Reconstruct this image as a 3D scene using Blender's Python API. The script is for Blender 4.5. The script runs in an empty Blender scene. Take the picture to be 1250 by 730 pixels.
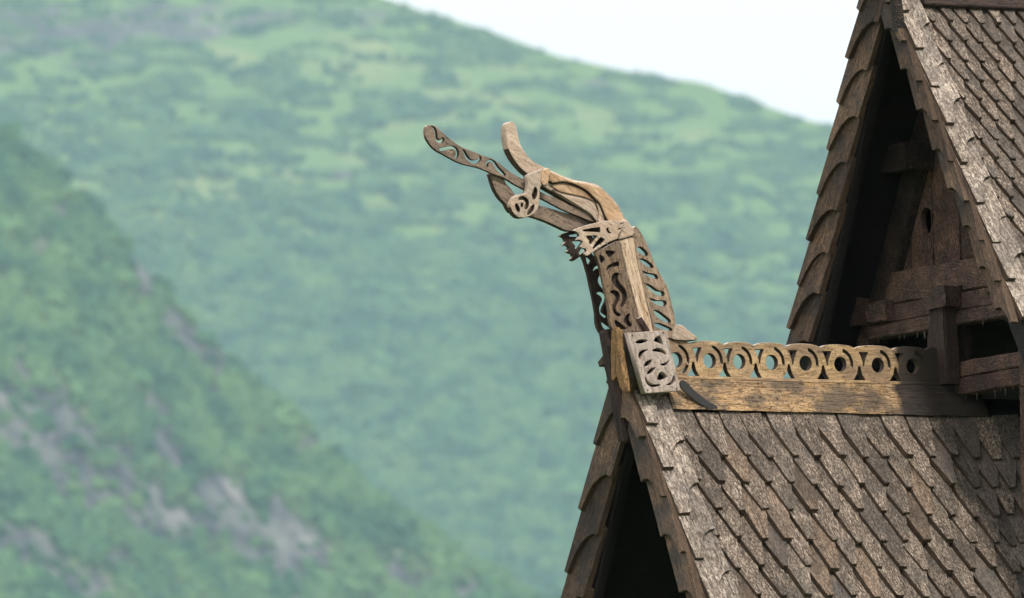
import bpy, bmesh, math, random
import numpy as np
from math import sin, cos, radians, pi, sqrt
from mathutils import Vector, Matrix
random.seed(7); rng = np.random.default_rng(7)
S = bpy.context.scene
COL = S.collection

# ------------------------------------------------------------------ camera
# world: X along the roof ridge (away from the gables), Y across the building, Z up; origin on the dormer ridge
AZ, PITCH, ROLL, DIST = radians(30.2), radians(5.5), radians(1.5), 60.0
K = .004/DIST                                    # tangent per photo pixel
r_ = np.array([cos(AZ), -sin(AZ), 0]); fh = np.array([sin(AZ), cos(AZ), 0]); zz = np.array([0, 0, 1.])
fw = cos(PITCH)*fh + sin(PITCH)*zz; up0 = cos(PITCH)*zz - sin(PITCH)*fh
rt = cos(ROLL)*r_ - sin(ROLL)*up0; upv = sin(ROLL)*r_ + cos(ROLL)*up0
def ray(x, y): return fw + rt*(x-625)*K - upv*(y-365)*K
CAM = -DIST*ray(800, 463)
def on_plane(x, y, p0, n):
    k = ray(x, y); n = np.array(n, float)
    return CAM + k*(((np.array(p0)-CAM) @ n)/(n @ k))
def PY(x, y, c): return on_plane(x, y, (0, c, 0), (0, 1, 0))
def PX(x, y, c, lean=0.): return on_plane(x, y, (c, 0, 0), (1, 0, -lean))

cd = bpy.data.cameras.new('camera'); cam = bpy.data.objects.new('camera', cd); COL.objects.link(cam)
cam.matrix_world = Matrix([[rt[i], upv[i], -fw[i], CAM[i]] for i in range(3)] + [[0, 0, 0, 1]])
cd.sensor_width = 36; cd.lens = 36/(1250*K); cd.clip_start = 1; cd.clip_end = 80000
cd.dof.use_dof = True; cd.dof.focus_distance = DIST; cd.dof.aperture_fstop = 8.5
S.camera = cam

# ------------------------------------------------------------------ sun, sky, exposure
SUN_EL = radians(48)
sun_h = np.array([-.16, -1.0, 0]); sun_h /= np.linalg.norm(sun_h)
sdir = sun_h*cos(SUN_EL) + zz*sin(SUN_EL)
W = bpy.data.worlds.new('World'); S.world = W; W.use_nodes = True
wt = W.node_tree; wt.nodes.clear()
wo = wt.nodes.new('ShaderNodeOutputWorld'); wb = wt.nodes.new('ShaderNodeBackground')
sk = wt.nodes.new('ShaderNodeTexSky'); sk.sky_type = 'NISHITA'; sk.sun_disc = False
sk.sun_elevation = SUN_EL; sk.sun_rotation = math.atan2(sun_h[0], sun_h[1]); sk.dust_density = 3; sk.air_density = 1.0
wm = wt.nodes.new('ShaderNodeMix'); wm.data_type = 'RGBA'          # thin bright overcast veil over the whole sky
wtc = wt.nodes.new('ShaderNodeTexCoord'); wn = wt.nodes.new('ShaderNodeTexNoise'); wn.inputs['Scale'].default_value = 2.2
wn.inputs['Detail'].default_value = 5
wr = wt.nodes.new('ShaderNodeMapRange'); wr.inputs[1].default_value = .3; wr.inputs[2].default_value = .6
wr.inputs[3].default_value = .90; wr.inputs[4].default_value = .98
wt.links.new(wtc.outputs['Generated'], wn.inputs['Vector']); wt.links.new(wn.outputs['Fac'], wr.inputs[0])
wt.links.new(wr.outputs[0], wm.inputs[0]); wt.links.new(sk.outputs[0], wm.inputs[6])
wm.inputs[7].default_value = (13.0, 12.3, 12.0, 1)
wt.links.new(wm.outputs[2], wb.inputs[0]); wb.inputs[1].default_value = .1
wt.links.new(wb.outputs[0], wo.inputs[0])
sl = bpy.data.lights.new('sun', 'SUN'); sl.energy = 2.85; sl.angle = radians(8); sl.color = (1, .95, .87)
so = bpy.data.objects.new('sun', sl); COL.objects.link(so)
so.rotation_euler = Vector(sdir).to_track_quat('Z', 'Y').to_euler()
vs = S.view_settings; vs.view_transform = 'Standard'; vs.look = 'None'; vs.gamma = 1; vs.exposure = 0.42

# ------------------------------------------------------------------ material helpers
class G:
    def __init__(s, name):
        s.m = bpy.data.materials.new(name); s.m.use_nodes = True; s.t = s.m.node_tree
        s.t.nodes.clear(); s.out = s.n('OutputMaterial'); s.b = s.n('BsdfPrincipled'); s.l(s.b.outputs[0], s.out.inputs[0])
        s.b.inputs['Roughness'].default_value = .85; s.b.inputs['Specular IOR Level'].default_value = .25
    def n(s, k, **kw):
        nd = s.t.nodes.new('ShaderNode'+k)
        for a, v in kw.items(): setattr(nd, a, v)
        return nd
    def l(s, a, b): s.t.links.new(a, b)
    def noise(s, vec, scale, detail=4, rough=.6, dist=0.):
        nd = s.n('TexNoise'); s.l(vec, nd.inputs['Vector']); nd.inputs['Scale'].default_value = scale
        nd.inputs['Detail'].default_value = detail; nd.inputs['Roughness'].default_value = rough
        nd.inputs['Distortion'].default_value = dist; return nd.outputs['Fac']
    def mp(s, vec, scale, rot=(0, 0, 0)):
        nd = s.n('Mapping'); s.l(vec, nd.inputs[0]); nd.inputs['Scale'].default_value = scale
        nd.inputs['Rotation'].default_value = rot; return nd.outputs[0]
    def rg(s, v, a, b, c=0., d=1.):
        nd = s.n('MapRange'); s.l(v, nd.inputs[0])
        for i, x in enumerate((a, b, c, d)): nd.inputs[i+1].default_value = x
        return nd.outputs[0]
    def mix(s, f, a, b, mode='MIX'):
        nd = s.n('Mix', data_type='RGBA', blend_type=mode)
        for i, x in ((0, f), (6, a), (7, b)):
            if isinstance(x, (int, float)): nd.inputs[i].default_value = x
            elif isinstance(x, tuple): nd.inputs[i].default_value = (*x, 1)
            else: s.l(x, nd.inputs[i])
        return nd.outputs[2]
    def ma(s, op, a, b=0.):
        nd = s.n('Math', operation=op)
        for i, x in enumerate((a, b)):
            if isinstance(x, (int, float)): nd.inputs[i].default_value = x
            else: s.l(x, nd.inputs[i])
        return nd.outputs[0]
    def coords(s):
        tc = s.n('TexCoord'); oi = s.n('ObjectInfo'); sc = s.n('VectorMath', operation='SCALE')
        cx = s.n('CombineXYZ'); s.l(oi.outputs['Random'], cx.inputs[0]); s.l(oi.outputs['Random'], cx.inputs[1]); s.l(oi.outputs['Random'], cx.inputs[2])
        s.l(cx.outputs[0], sc.inputs[0]); sc.inputs['Scale'].default_value = 37.
        ad = s.n('VectorMath', operation='ADD'); s.l(tc.outputs['Object'], ad.inputs[0]); s.l(sc.outputs[0], ad.inputs[1])
        return ad.outputs[0], oi.outputs['Random']
    def bump(s, h, dist, strength=1., prev=None):
        nd = s.n('Bump'); s.l(h, nd.inputs['Height']); nd.inputs['Distance'].default_value = dist
        nd.inputs['Strength'].default_value = strength
        if prev is not None: s.l(prev, nd.inputs['Normal'])
        return nd.outputs[0]

def wood(name, dark, mid, light, grain='y', rot=0., speck=.5, streak=.5, grey=None, crack=.6, vary=.25, bump=.0025, xtar=None, fleck=0., fs=62):
    """weathered wood: grain runs along a local axis; colour, streaks, cracks and lichen specks"""
    g = G(name); co, rnd = g.coords()
    sc = {'x': (1, 9, 9), 'y': (9, 1, 9), 'z': (9, 9, 1)}[grain]
    if rot: co = g.mp(co, (1, 1, 1), (0, rot, 0))
    st = g.mp(co, sc)
    n1 = g.noise(st, 5, 5, .65, .4); n2 = g.noise(co, 4.5, 4, .6); n3 = g.noise(st, 22, 4, .7)
    c = g.mix(g.rg(n1, .34, .66), dark, mid); c = g.mix(g.rg(n3, .45, .72, 0, streak), c, light)
    if grey: c = g.mix(g.rg(n2, .46, .6, 0, .85), c, grey)
    cr = g.noise(g.mp(co, tuple(v*1.0 if v == 1 else v*1.6 for v in sc)), 7, 3, .5, .8)
    crk = g.rg(g.ma('ABSOLUTE', g.ma('SUBTRACT', cr, .5)), 0, .014, 1, 0)
    c = g.mix(g.ma('MULTIPLY', crk, crack), c, tuple(v*.22 for v in dark))
    sp = g.noise(co, 75, 3, .6); c = g.mix(g.rg(sp, .56, .66, 0, speck), c, tuple(v*.3 for v in dark))
    if fleck:
        fl = g.noise(g.mp(co, tuple(1. if v == 1 else 1.9 for v in sc)), fs, 3, .62, .6)
        c = g.mix(g.rg(fl, .475, .535, 0, fleck), c, tuple(v*.62 for v in dark))
    bv = g.rg(rnd, 0, 1, 1-vary, 1+vary); hv = g.n('HueSaturation'); g.l(bv, hv.inputs['Value']); g.l(c, hv.inputs['Color'])
    c = hv.outputs[0]
    if xtar is not None:                        # tar still thick where rain never reaches, beyond a given X
        ge = g.n('NewGeometry'); sx = g.n('SeparateXYZ'); g.l(ge.outputs['Position'], sx.inputs[0])
        wob = g.ma('ADD', sx.outputs[0], g.ma('MULTIPLY', g.noise(co, 14, 3), .05))
        c = g.mix(g.rg(wob, xtar, xtar+.03, 0, .97), c, (.030, .024, .021))
    g.l(c, g.b.inputs['Base Color'])
    h = g.ma('ADD', g.ma('MULTIPLY', n3, .6), g.ma('MULTIPLY', crk, -1.2)); h = g.ma('ADD', h, g.ma('MULTIPLY', sp, .35))
    g.l(g.bump(h, bump), g.b.inputs['Normal'])
    return g.m

def charred(name, base, warm, scale=60., bump=.011, st=(1, 1, 1), rough=.6):
    """old pine tar, alligatored like charcoal"""
    g = G(name); co, rnd = g.coords(); sc = g.mp(co, st)
    v = g.n('TexVoronoi', feature='DISTANCE_TO_EDGE'); v.inputs['Scale'].default_value = scale
    nz = g.n('TexNoise'); nz.inputs['Scale'].default_value = scale*.7; g.l(sc, nz.inputs['Vector'])
    vm = g.n('VectorMath', operation='MULTIPLY_ADD'); g.l(nz.outputs['Color'], vm.inputs[0]); vm.inputs[1].default_value = (.03,)*3; g.l(sc, vm.inputs[2])
    g.l(vm.outputs[0], v.inputs['Vector'])
    n2 = g.noise(co, 7, 5, .65)
    c = g.mix(g.rg(n2, .42, .66), base, warm); c = g.mix(g.rg(v.outputs[0], 0, .12, .75, 0), c, (.004, .004, .004))
    hv = g.n('HueSaturation'); g.l(g.rg(rnd, 0, 1, .75, 1.3), hv.inputs['Value']); g.l(c, hv.inputs['Color']); g.l(hv.outputs[0], g.b.inputs['Base Color'])
    g.b.inputs['Roughness'].default_value = rough
    h = g.ma('ADD', g.rg(v.outputs[0], 0, .3), g.ma('MULTIPLY', n2, .6))
    g.l(g.bump(h, bump), g.b.inputs['Normal']); return g.m

M = {}
M['shingle'] = wood('weathered_shingle', (.085, .062, .048), (.225, .168, .125), (.60, .51, .42), 'y', speck=.7, streak=.85, grey=(.115, .10, .086), crack=.7, vary=.24, bump=.004, fleck=.82)
M['shingle_warm'] = wood('ruddy_shingle', (.10, .065, .045), (.235, .165, .115), (.50, .41, .32), 'y', speck=.7, streak=.7, grey=(.12, .095, .075), crack=.7, vary=.25, bump=.004, fleck=.65)
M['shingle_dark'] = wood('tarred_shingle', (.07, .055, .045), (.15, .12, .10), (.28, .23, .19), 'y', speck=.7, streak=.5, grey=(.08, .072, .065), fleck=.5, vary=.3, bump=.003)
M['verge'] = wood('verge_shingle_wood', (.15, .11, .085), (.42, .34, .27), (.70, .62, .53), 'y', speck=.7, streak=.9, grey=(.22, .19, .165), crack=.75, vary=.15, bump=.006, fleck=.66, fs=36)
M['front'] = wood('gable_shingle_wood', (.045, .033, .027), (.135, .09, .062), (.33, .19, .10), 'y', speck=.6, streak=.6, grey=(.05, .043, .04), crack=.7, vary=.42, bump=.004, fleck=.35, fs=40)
M['ridge'] = wood('ridge_board_wood', (.13, .075, .038), (.42, .255, .115), (.58, .44, .30), 'x', speck=.8, streak=.8, grey=(.10, .078, .06), crack=.9, vary=.05, bump=.004, xtar=1.35)
M['crest'] = wood('crest_wood', (.24, .15, .07), (.54, .36, .19), (.64, .49, .32), 'x', speck=.55, streak=.6, grey=(.24, .165, .11), crack=.5, vary=.03, bump=.0015, xtar=1.39)
M['head'] = wood('carved_head_wood', (.25, .17, .115), (.56, .42, .315), (.70, .58, .47), 'x', rot=radians(-28), speck=.3, streak=.5, grey=(.38, .30, .24), crack=.6, vary=.08, bump=.002)
M['head_warm'] = wood('carved_brow_wood', (.30, .17, .09), (.52, .34, .20), (.60, .48, .37), 'x', rot=radians(-35), speck=.2, streak=.5, crack=.6, vary=.04, bump=.002)
M['jaw'] = wood('carved_jaw_wood', (.12, .085, .065), (.30, .215, .155), (.42, .33, .26), 'x', rot=radians(-28), speck=.6, streak=.5, grey=(.16, .12, .095), crack=.6, vary=.06, bump=.002)
M['neck'] = wood('neck_post_wood', (.34, .21, .11), (.62, .47, .34), (.72, .62, .51), 'z', rot=radians(14), speck=.25, streak=.6, crack=.8, vary=.04, bump=.003)
M['neckboard'] = wood('neck_board_wood', (.05, .036, .028), (.19, .125, .08), (.34, .23, .14), 'z', rot=radians(14), speck=.65, streak=.6, grey=(.15, .11, .08), crack=.6, vary=.1, bump=.003)
M['mane'] = wood('mane_board_wood', (.13, .085, .055), (.36, .26, .18), (.52, .41, .31), 'z', rot=radians(14), speck=.55, streak=.6, grey=(.22, .165, .12), crack=.7, vary=.04, bump=.003)
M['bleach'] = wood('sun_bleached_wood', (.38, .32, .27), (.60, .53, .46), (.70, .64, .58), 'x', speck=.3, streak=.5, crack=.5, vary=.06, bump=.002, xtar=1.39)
M['plaque'] = wood('plaque_wood', (.27, .205, .17), (.48, .395, .34), (.60, .52, .455), 'z', rot=radians(14), speck=.6, streak=.4, crack=.15, vary=.03, bump=.003)
M['char'] = charred('charred_timber', (.032, .025, .022), (.085, .055, .038))
M['black'] = charred('black_shade', (.006, .0055, .005), (.012, .010, .009), 90, .004)
M['plank'] = charred('tarred_plank', (.08, .05, .04), (.175, .10, .07), 62, .009, (1, 1, .35), .7)
M['beam'] = charred('tarred_beam', (.095, .062, .05), (.21, .125, .09), 72, .008, (1, .35, 1.6), .65)
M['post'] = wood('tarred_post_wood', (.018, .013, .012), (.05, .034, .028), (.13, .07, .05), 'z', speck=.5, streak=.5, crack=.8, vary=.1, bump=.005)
M['golden'] = wood('golden_wood', (.06, .035, .018), (.26, .145, .055), (.48, .29, .12), 'z', speck=.6, streak=.7, crack=.9, vary=.05, bump=.005)
g = G('lead_strap_metal'); g.b.inputs['Base Color'].default_value = (.035, .034, .034, 1); g.b.inputs['Roughness'].default_value = .55; M['lead'] = g.m

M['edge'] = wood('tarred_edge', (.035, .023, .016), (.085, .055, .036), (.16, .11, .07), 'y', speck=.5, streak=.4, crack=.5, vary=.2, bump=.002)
M['cut'] = wood('dark_cut_edge', (.03, .02, .014), (.07, .045, .03), (.13, .09, .06), 'x', speck=.4, streak=.4, crack=.3, vary=.1, bump=.002)  # dark wood of cut edges; also paints shade onto undersides

# ------------------------------------------------------------------ object helpers
def link(name, me, mat, parent=None, loc=None):
    o = bpy.data.objects.new(name, me); COL.objects.link(o)
    if mat and not me.materials: me.materials.append(mat)
    if loc is not None: o.location = loc
    if parent: o.parent = parent
    return o
def empty(name, label, cat, loc=(0, 0, 0)):
    o = bpy.data.objects.new(name, None); COL.objects.link(o); o.location = loc; o['label'] = label; o['category'] = cat; return o
def vadd(a, b, t): return tuple(a[i]+b[i]*t for i in range(3))
def smooth_closed(pts, n=4):
    out = []; N = len(pts)
    for i in range(N):
        p0, p1, p2, p3 = (np.array(pts[(i+k-1) % N], float) for k in range(4))
        for j in range(n):
            t = j/n
            out.append(tuple(.5*((2*p1)+(-p0+p2)*t+(2*p0-5*p1+4*p2-p3)*t*t+(-p0+3*p1-3*p2+p3)*t**3)))
    return out
def plate_mesh(name, polys, thick, bevel=.0025, smooth=3, mat=None):
    """extruded 2-D outline with holes (first polygon outer); local x,y in the plane, z = thickness"""
    cu = bpy.data.curves.new(name, 'CURVE'); cu.dimensions = '2D'; cu.fill_mode = 'BOTH'
    cu.extrude = thick/2-bevel; cu.bevel_depth = bevel; cu.bevel_resolution = 1 if bevel < .008 else 4; cu.offset = -bevel
    for k, p in enumerate(polys):
        q = smooth_closed(p, smooth) if smooth > 1 else p
        s = cu.splines.new('POLY'); s.points.add(len(q)-1); s.use_cyclic_u = True
        for i, (x, y) in enumerate(q): s.points[i].co = (x, y, 0, 1)
    tmp = bpy.data.objects.new(name, cu); COL.objects.link(tmp)
    dg = bpy.context.evaluated_depsgraph_get(); me = bpy.data.meshes.new_from_object(tmp.evaluated_get(dg))
    bpy.data.objects.remove(tmp); bpy.data.curves.remove(cu); me.materials.clear(); me.name = name
    if mat is not None:       # the walls of the cut-outs get the dark edge wood
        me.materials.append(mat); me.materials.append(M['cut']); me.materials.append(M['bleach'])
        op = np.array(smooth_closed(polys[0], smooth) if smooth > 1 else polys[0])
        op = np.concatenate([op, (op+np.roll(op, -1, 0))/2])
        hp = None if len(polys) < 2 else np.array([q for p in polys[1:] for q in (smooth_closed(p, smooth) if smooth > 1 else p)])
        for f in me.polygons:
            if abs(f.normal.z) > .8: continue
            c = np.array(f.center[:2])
            if f.normal.y < -.25 and (f.normal.x < .3): f.material_index = 1      # shade on undersides painted in as dark wood
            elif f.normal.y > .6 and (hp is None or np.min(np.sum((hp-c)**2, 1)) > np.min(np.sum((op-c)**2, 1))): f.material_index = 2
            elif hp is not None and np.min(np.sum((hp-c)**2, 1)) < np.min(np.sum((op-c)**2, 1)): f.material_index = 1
    return me
def wloc(p):
    v = Vector((0, 0, 0))
    while p: v = v+p.location; p = p.parent
    return v
def zp(pts, off, s): return [(off[0]+x/s, off[1]+y/s) for x, y in pts]
def yplate(name, photo_polys, y0, y1, mat, parent, bevel=.0025, smooth=3):
    """a board standing in the ridge plane, from y0 (near face) to y1; outline traced on its near face"""
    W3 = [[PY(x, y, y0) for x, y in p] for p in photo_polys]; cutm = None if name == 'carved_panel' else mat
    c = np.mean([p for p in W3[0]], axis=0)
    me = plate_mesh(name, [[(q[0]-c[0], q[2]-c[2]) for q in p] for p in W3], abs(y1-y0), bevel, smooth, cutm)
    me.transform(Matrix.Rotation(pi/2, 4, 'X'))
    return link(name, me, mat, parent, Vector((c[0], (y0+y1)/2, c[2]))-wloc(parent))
def prism(outline, t, z0=0., top_in=.0, jit=0.):
    """outline (ccw) in xy, from z0 to z0+t, top edge chamfered by top_in"""
    n = len(outline); cx = sum(p[0] for p in outline)/n; cy = sum(p[1] for p in outline)/n
    vs = []; f = []
    for z, k in ((z0, 0), (z0+t-top_in, 0), (z0+t, top_in)):
        for x, y in outline:
            d = math.hypot(x-cx, y-cy) or 1
            vs.append((x-(x-cx)/d*k, y-(y-cy)/d*k, z))
    for l in range(2):
        for i in range(n):
            j = (i+1) % n; f.append((l*n+i, l*n+j, (l+1)*n+j, (l+1)*n+i))
    f.append(tuple(range(n-1, -1, -1))); f.append(tuple(range(2*n, 3*n)))
    me = bpy.data.meshes.new('piece'); me.from_pydata(vs, [], f); me.update(); return me
def box_mesh(sx, sy, sz, bev=.006, jit=0., seed=0, cuts=0):
    bm = bmesh.new(); bmesh.ops.create_cube(bm, size=1)
    for v in bm.verts: v.co = Vector((v.co.x*sx, v.co.y*sy, v.co.z*sz))
    if cuts:
        bmesh.ops.subdivide_edges(bm, edges=list(bm.edges), cuts=cuts, use_grid_fill=True)
    if jit:
        rr = random.Random(seed)
        for v in bm.verts: v.co += Vector((rr.uniform(-jit, jit), rr.uniform(-jit, jit), rr.uniform(-jit, jit)))
    if bev and not cuts: bmesh.ops.bevel(bm, geom=list(bm.edges), offset=bev, segments=1, affect='EDGES')
    me = bpy.data.meshes.new('timber'); bm.to_mesh(me); bm.free(); return me
def basis(x, y, z, o):
    return Matrix([[x[i], y[i], z[i], o[i]] for i in range(3)]+[[0, 0, 0, 1]])
def nrm(v): v = np.array(v, float); return v/np.linalg.norm(v)
def box_between(name, a, b, w, d, mat, parent, side=(0, 1, 0), bev=.006, jit=.0, seed=0, cuts=0):
    """timber from a to b; w along 'side', d along the third axis"""
    a = np.array(a, float); b = np.array(b, float); L = np.linalg.norm(b-a); z = (b-a)/L
    y = np.array(side, float); y = nrm(y-z*(y@z)); x = np.cross(y, z)
    me = box_mesh(d, w, L, bev, jit, seed, cuts); o = link(name, me, mat, parent)
    o.matrix_local = basis(x, y, z, (a+b)/2); return o

# ------------------------------------------------------------------ the church
church = empty('stave_church', 'dark timber stave church with two steep shingled gables behind and below the carved dragon', 'church')
SL = .565                                        # horizontal run per metre of fall on every roof here
dn = nrm((0, -SL, -1)); nr = np.array([0, dn[2], -dn[1]]); nr = nr*(1 if nr[2] > 0 else -1)   # near slope: down and outward normal
dnL = dn*np.array([1, -1, 1]); nl = nr*np.array([1, -1, 1])

def shingle_outline(w, e, tw, L, kind, hs=.68):
    r = random.uniform
    if kind == 'pointed':
        h = w/2; return [(-tw/2+r(-.004, .004), 0), (tw/2+r(-.004, .004), r(-.004, .004)), (h*.9, e*r(.86, 1.0)), (h, e*1.15), (h, L), (-h, L), (-h, e*1.15), (-h*.92, e*r(.86, 1.0))]
    p = [(0, 0), (tw, 0)]                        # scooped: blunt tip on one side, a concave arc rising to the other
    H = e*hs*r(.93, 1.07)
    for k in range(1, 6):
        t = k/5; a = t*pi/2
        p.append((tw+.008+(w-tw-.008)*(1-cos(a))**.9, H*sin(a)**.85*1.0))
    return p+[(w, L), (0, L)]
def mirror(o): return [(-x, y) for x, y in o][::-1]
def variants(n, w, e, tw, t, L, kind, mir=False, mat=None, hs=.68):
    out = []
    for _ in range(n):
        o = shingle_outline(w*random.uniform(.94, 1.03), e, tw*random.uniform(.85, 1.2), L, kind, hs)
        if mir: o = mirror(o)
        me = prism(o, t*random.uniform(.85, 1.15), 0, .0025); me.materials.append(mat); me.materials.append(M['edge']); me.name = 'shingle'; out.append(me)
        for v in me.vertices:                    # hand-split: no two edges quite true
            v.co.x += random.uniform(-.0022, .0022); v.co.y += random.uniform(-.003, .003)
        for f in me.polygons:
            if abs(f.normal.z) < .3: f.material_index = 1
    return out
def cut(me, L, avail):
    """a top-course shingle sawn short where the roof ends above it"""
    m = me.copy(); k = max(.08, avail)/L
    for v in m.vertices:
        if v.co.y > L*.8: v.co.y = max(avail, .02)
        elif v.co.y > avail: v.co.y = max(avail, .02)-.001
    return m
def place(me, name, x, y, z, o, parent, tilt, rz=0.):
    """tilt: raises the tip (y=0) end"""
    ob = bpy.data.objects.new(name, me); COL.objects.link(ob); ob.parent = parent
    m = basis(x, y, z, o) @ Matrix.Rotation(-tilt, 4, 'X') @ Matrix.Rotation(rz, 4, 'Z')
    ob.matrix_local = m; return ob

def slab(name, a_x, x1, zt, zb, b, side, mat, parent, off=-.075, t=.05, lean=0.):
    """roof deck under the shingles; b = half width of the verge line at Z=0"""
    d, n = (dn, nr) if side < 0 else (dnL, nl)
    def P(X, Z, o): 
        p = np.array([X, side*(b-SL*Z), Z]) + n*o; return p
    vs = [P(a_x-lean*zt if 0 else a_x+lean*zt, zt, off), P(x1, zt, off), P(x1, zb, off), P(a_x+lean*zb, zb, off)]
    vs += [v-n*t for v in vs]
    f = [(0, 1, 2, 3), (7, 6, 5, 4)]+[(i, i+4, (i+1) % 4+4, (i+1) % 4) for i in range(4)]
    me = bpy.data.meshes.new(name); me.from_pydata([tuple(v) for v in vs], [], f); me.update()
    bm = bmesh.new(); bm.from_mesh(me); bmesh.ops.recalc_face_normals(bm, faces=bm.faces); bm.to_mesh(me); bm.free()
    return link(name, me, mat, parent)

def gable(deck_n, deck_f, X0, lean, b, ztop, zbot, vw, ve, fw_, fe, mats, frac0=0., fstart=0., fh_=(.19, .28)):
    """verge shingles on top of both slopes and scooped shingles on the gable face"""
    # slopes: verge line point at Z: (X0+lean*Z, side*(b-SL*Z), Z)
    dR = nrm((-lean, -SL, -1)); dL = nrm((-lean, SL, -1))
    def pt(side, Z): return np.array([X0+lean*Z, side*(b-SL*Z), Z])
    vn = variants(5, vw, ve, vw*.30, .031, ve*1.75, 'scooped', False, mats[0])
    vf = variants(3, vw, ve, vw*.26, .024, ve*1.75, 'scooped', True, mats[1])
    for side, dv, n, meshes, deck in ((-1, dR, nr, vn, deck_n), (1, dL, nl, vf, deck_f)):
        L = (ztop-zbot)/abs(dv[2]); k = 0; s = ve*frac0
        while s < L:
            o = pt(side, ztop)+dv*s
            y = -dv; x = nrm(np.cross(y, n)) if side < 0 else nrm(np.cross(y, n)); z = np.cross(x, y)
            me = random.choice(meshes)
            if s < ve*1.75: me = cut(me, ve*1.75, s+.02)
            place(me, 'verge_shingle', x, y, z, o-n*.015+np.array([-.012 if side < 0 else -.012, 0, 0]), deck, .031/ve*.72, random.uniform(-.012, .012))
            s += ve*random.uniform(.96, 1.04); k += 1
    # gable face
    for side, dv, n, deck in ((-1, dR, nr, deck_n), (1, dL, nl, deck_f)):
        y = -dv
        gn = nrm((-1, 0, lean))                  # towards the front
        x = nrm(np.cross(y, gn))
        w = fw_[0 if side < 0 else 1]
        hs = fh_[0 if side < 0 else 1]/fe; LL = fe*(1.12+hs); meshes = variants(5, w, fe, w*.14, .033, LL, 'scooped', side < 0, mats[2], hs)
        out = n if side < 0 else -n
        L = (ztop+.05-zbot)/abs(dv[2]); s = fe*fstart
        while s < L:
            o = pt(side, ztop+.05)+dv*s + n*(-.012) - n*.0
            me = random.choice(meshes)
            if s < LL: me = cut(me, LL, s+.01)
            place(me, 'gable_shingle', x, y, np.cross(x, y), o+gn*.030, deck, .033/fe*(.95 if side < 0 else .68), random.uniform(-.015, .015))
            s += fe*random.uniform(.95, 1.06)
        # the bargeboard behind them
        a = pt(side, ztop-.02)-n*(w*.5+.03)-gn*.04; c = pt(side, zbot)-n*(w*.5+.03)-gn*.04
        box_between('barge_board', a, c, w*.96, .055, M['black'], deck, side=n, bev=.006)

# ---- lower dormer
XD, LD, BD = -.18, -.03, .0744
d_near = slab('dormer_roof', XD+.03, 3.4, -.02, -2.6, BD, -1, M['black'], church, lean=LD)
d_far = slab('dormer_roof', XD+.03, 2.4, -.02, -2.6, BD, 1, M['black'], church, lean=LD)
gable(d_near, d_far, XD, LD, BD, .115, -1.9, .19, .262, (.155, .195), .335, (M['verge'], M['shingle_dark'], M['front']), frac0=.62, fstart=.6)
pt_m = variants(7, .134, .168, .034, .031, .168*2.25, 'pointed', mat=M['shingle'])
pt_d = variants(4, .134, .168, .034, .031, .168*2.25, 'pointed', mat=M['shingle_dark'])
U0, RAD, HALF = 1.66, .95, radians(62)
pt_w = variants(4, .134, .168, .034, .031, .168*2.25, 'pointed', mat=M['shingle_warm'])
row = 0; s = .43
while s < 1.95:
    for k in range(-1, 26):
        u = .085+.134*(k+(.5 if row % 2 else 0))+random.uniform(-.008, .008)
        if u < .0: continue
        base = np.array([0, -BD, 0])-nr*.062
        if u <= U0: ph = 0.; px_, py_ = u, 0.
        else:
            ph = (u-U0)/RAD
            if ph > HALF: continue
            px_, py_ = U0+RAD*sin(ph), -RAD*(1-cos(ph))
        R3 = np.array([[cos(ph), sin(ph), 0], [-sin(ph), cos(ph), 0], [0, 0, 1]])
        d, n = R3 @ dn, R3 @ nr
        ss = s+random.gauss(0, .009)
        o = base+np.array([px_, py_, 0])+d*ss+n*.024
        y = -d; x = np.cross(y, n)
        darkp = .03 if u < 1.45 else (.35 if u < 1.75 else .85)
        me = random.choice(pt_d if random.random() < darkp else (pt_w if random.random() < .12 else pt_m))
        if s < .60: me = cut(me, .168*2.25, s-.15)
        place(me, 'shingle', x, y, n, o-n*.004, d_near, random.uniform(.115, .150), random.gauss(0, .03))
    s += .1655; row += 1
# valley board behind the turning shingles
vs = []; fs = []
for i in range(9):
    ph = HALF*i/8*1.25; R3 = np.array([[cos(ph), sin(ph), 0], [-sin(ph), cos(ph), 0], [0, 0, 1]])
    p = np.array([0, -BD, 0])-nr*.075+np.array([U0+RAD*sin(ph), -RAD*(1-cos(ph)), 0])+R3@nr*.006
    for q in (p+R3@dn*.1, p+R3@dn*2.6): vs.append(tuple(q))
for i in range(8): fs.append((2*i, 2*i+2, 2*i+3, 2*i+1))
me = bpy.data.meshes.new('valley'); me.from_pydata(vs, [], fs); me.update(); link('valley_board', me, M['black'], d_near)
# ridge board: leaning face with a moulding step, and the far twin
def ridge_boards(x0, x1, zt, parent, mat, h=.155, y0=.045, run=.08):
    prof = [(-y0, zt), (-y0-.010, zt-.034), (-y0-.017, zt-.037), (-y0-.034, zt-.072), (-y0-.043, zt-.076), (-y0-run, zt-h), (-y0-run+.03, zt-h), (-.01, zt-.03), (-.01, zt)]
    for sgn in (1, -1):
        nseg = 22; vs = []; fs = []
        for i in range(nseg+1):
            x = x0+(x1-x0)*i/nseg
            for j, (y, z) in enumerate(prof):
                jit = random.uniform(-.0035, .0035) if j in (2, 4, 5) else 0
                vs.append((x, (y+jit)*sgn, z+jit*.6))
        m = len(prof)
        for i in range(nseg):
            for j in range(m): fs.append((i*m+j, i*m+(j+1) % m, (i+1)*m+(j+1) % m, (i+1)*m+j))
        fs.append(tuple(range(m))); fs.append(tuple(nseg*m+j for j in range(m-1, -1, -1)))
        me = bpy.data.meshes.new('ridge_board'); me.from_pydata(vs, [], fs); me.update()
        bm = bmesh.new(); bm.from_mesh(me); bmesh.ops.recalc_face_normals(bm, faces=bm.faces); bm.to_mesh(me); bm.free()
        link('ridge_board', me, mat, parent)
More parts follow.
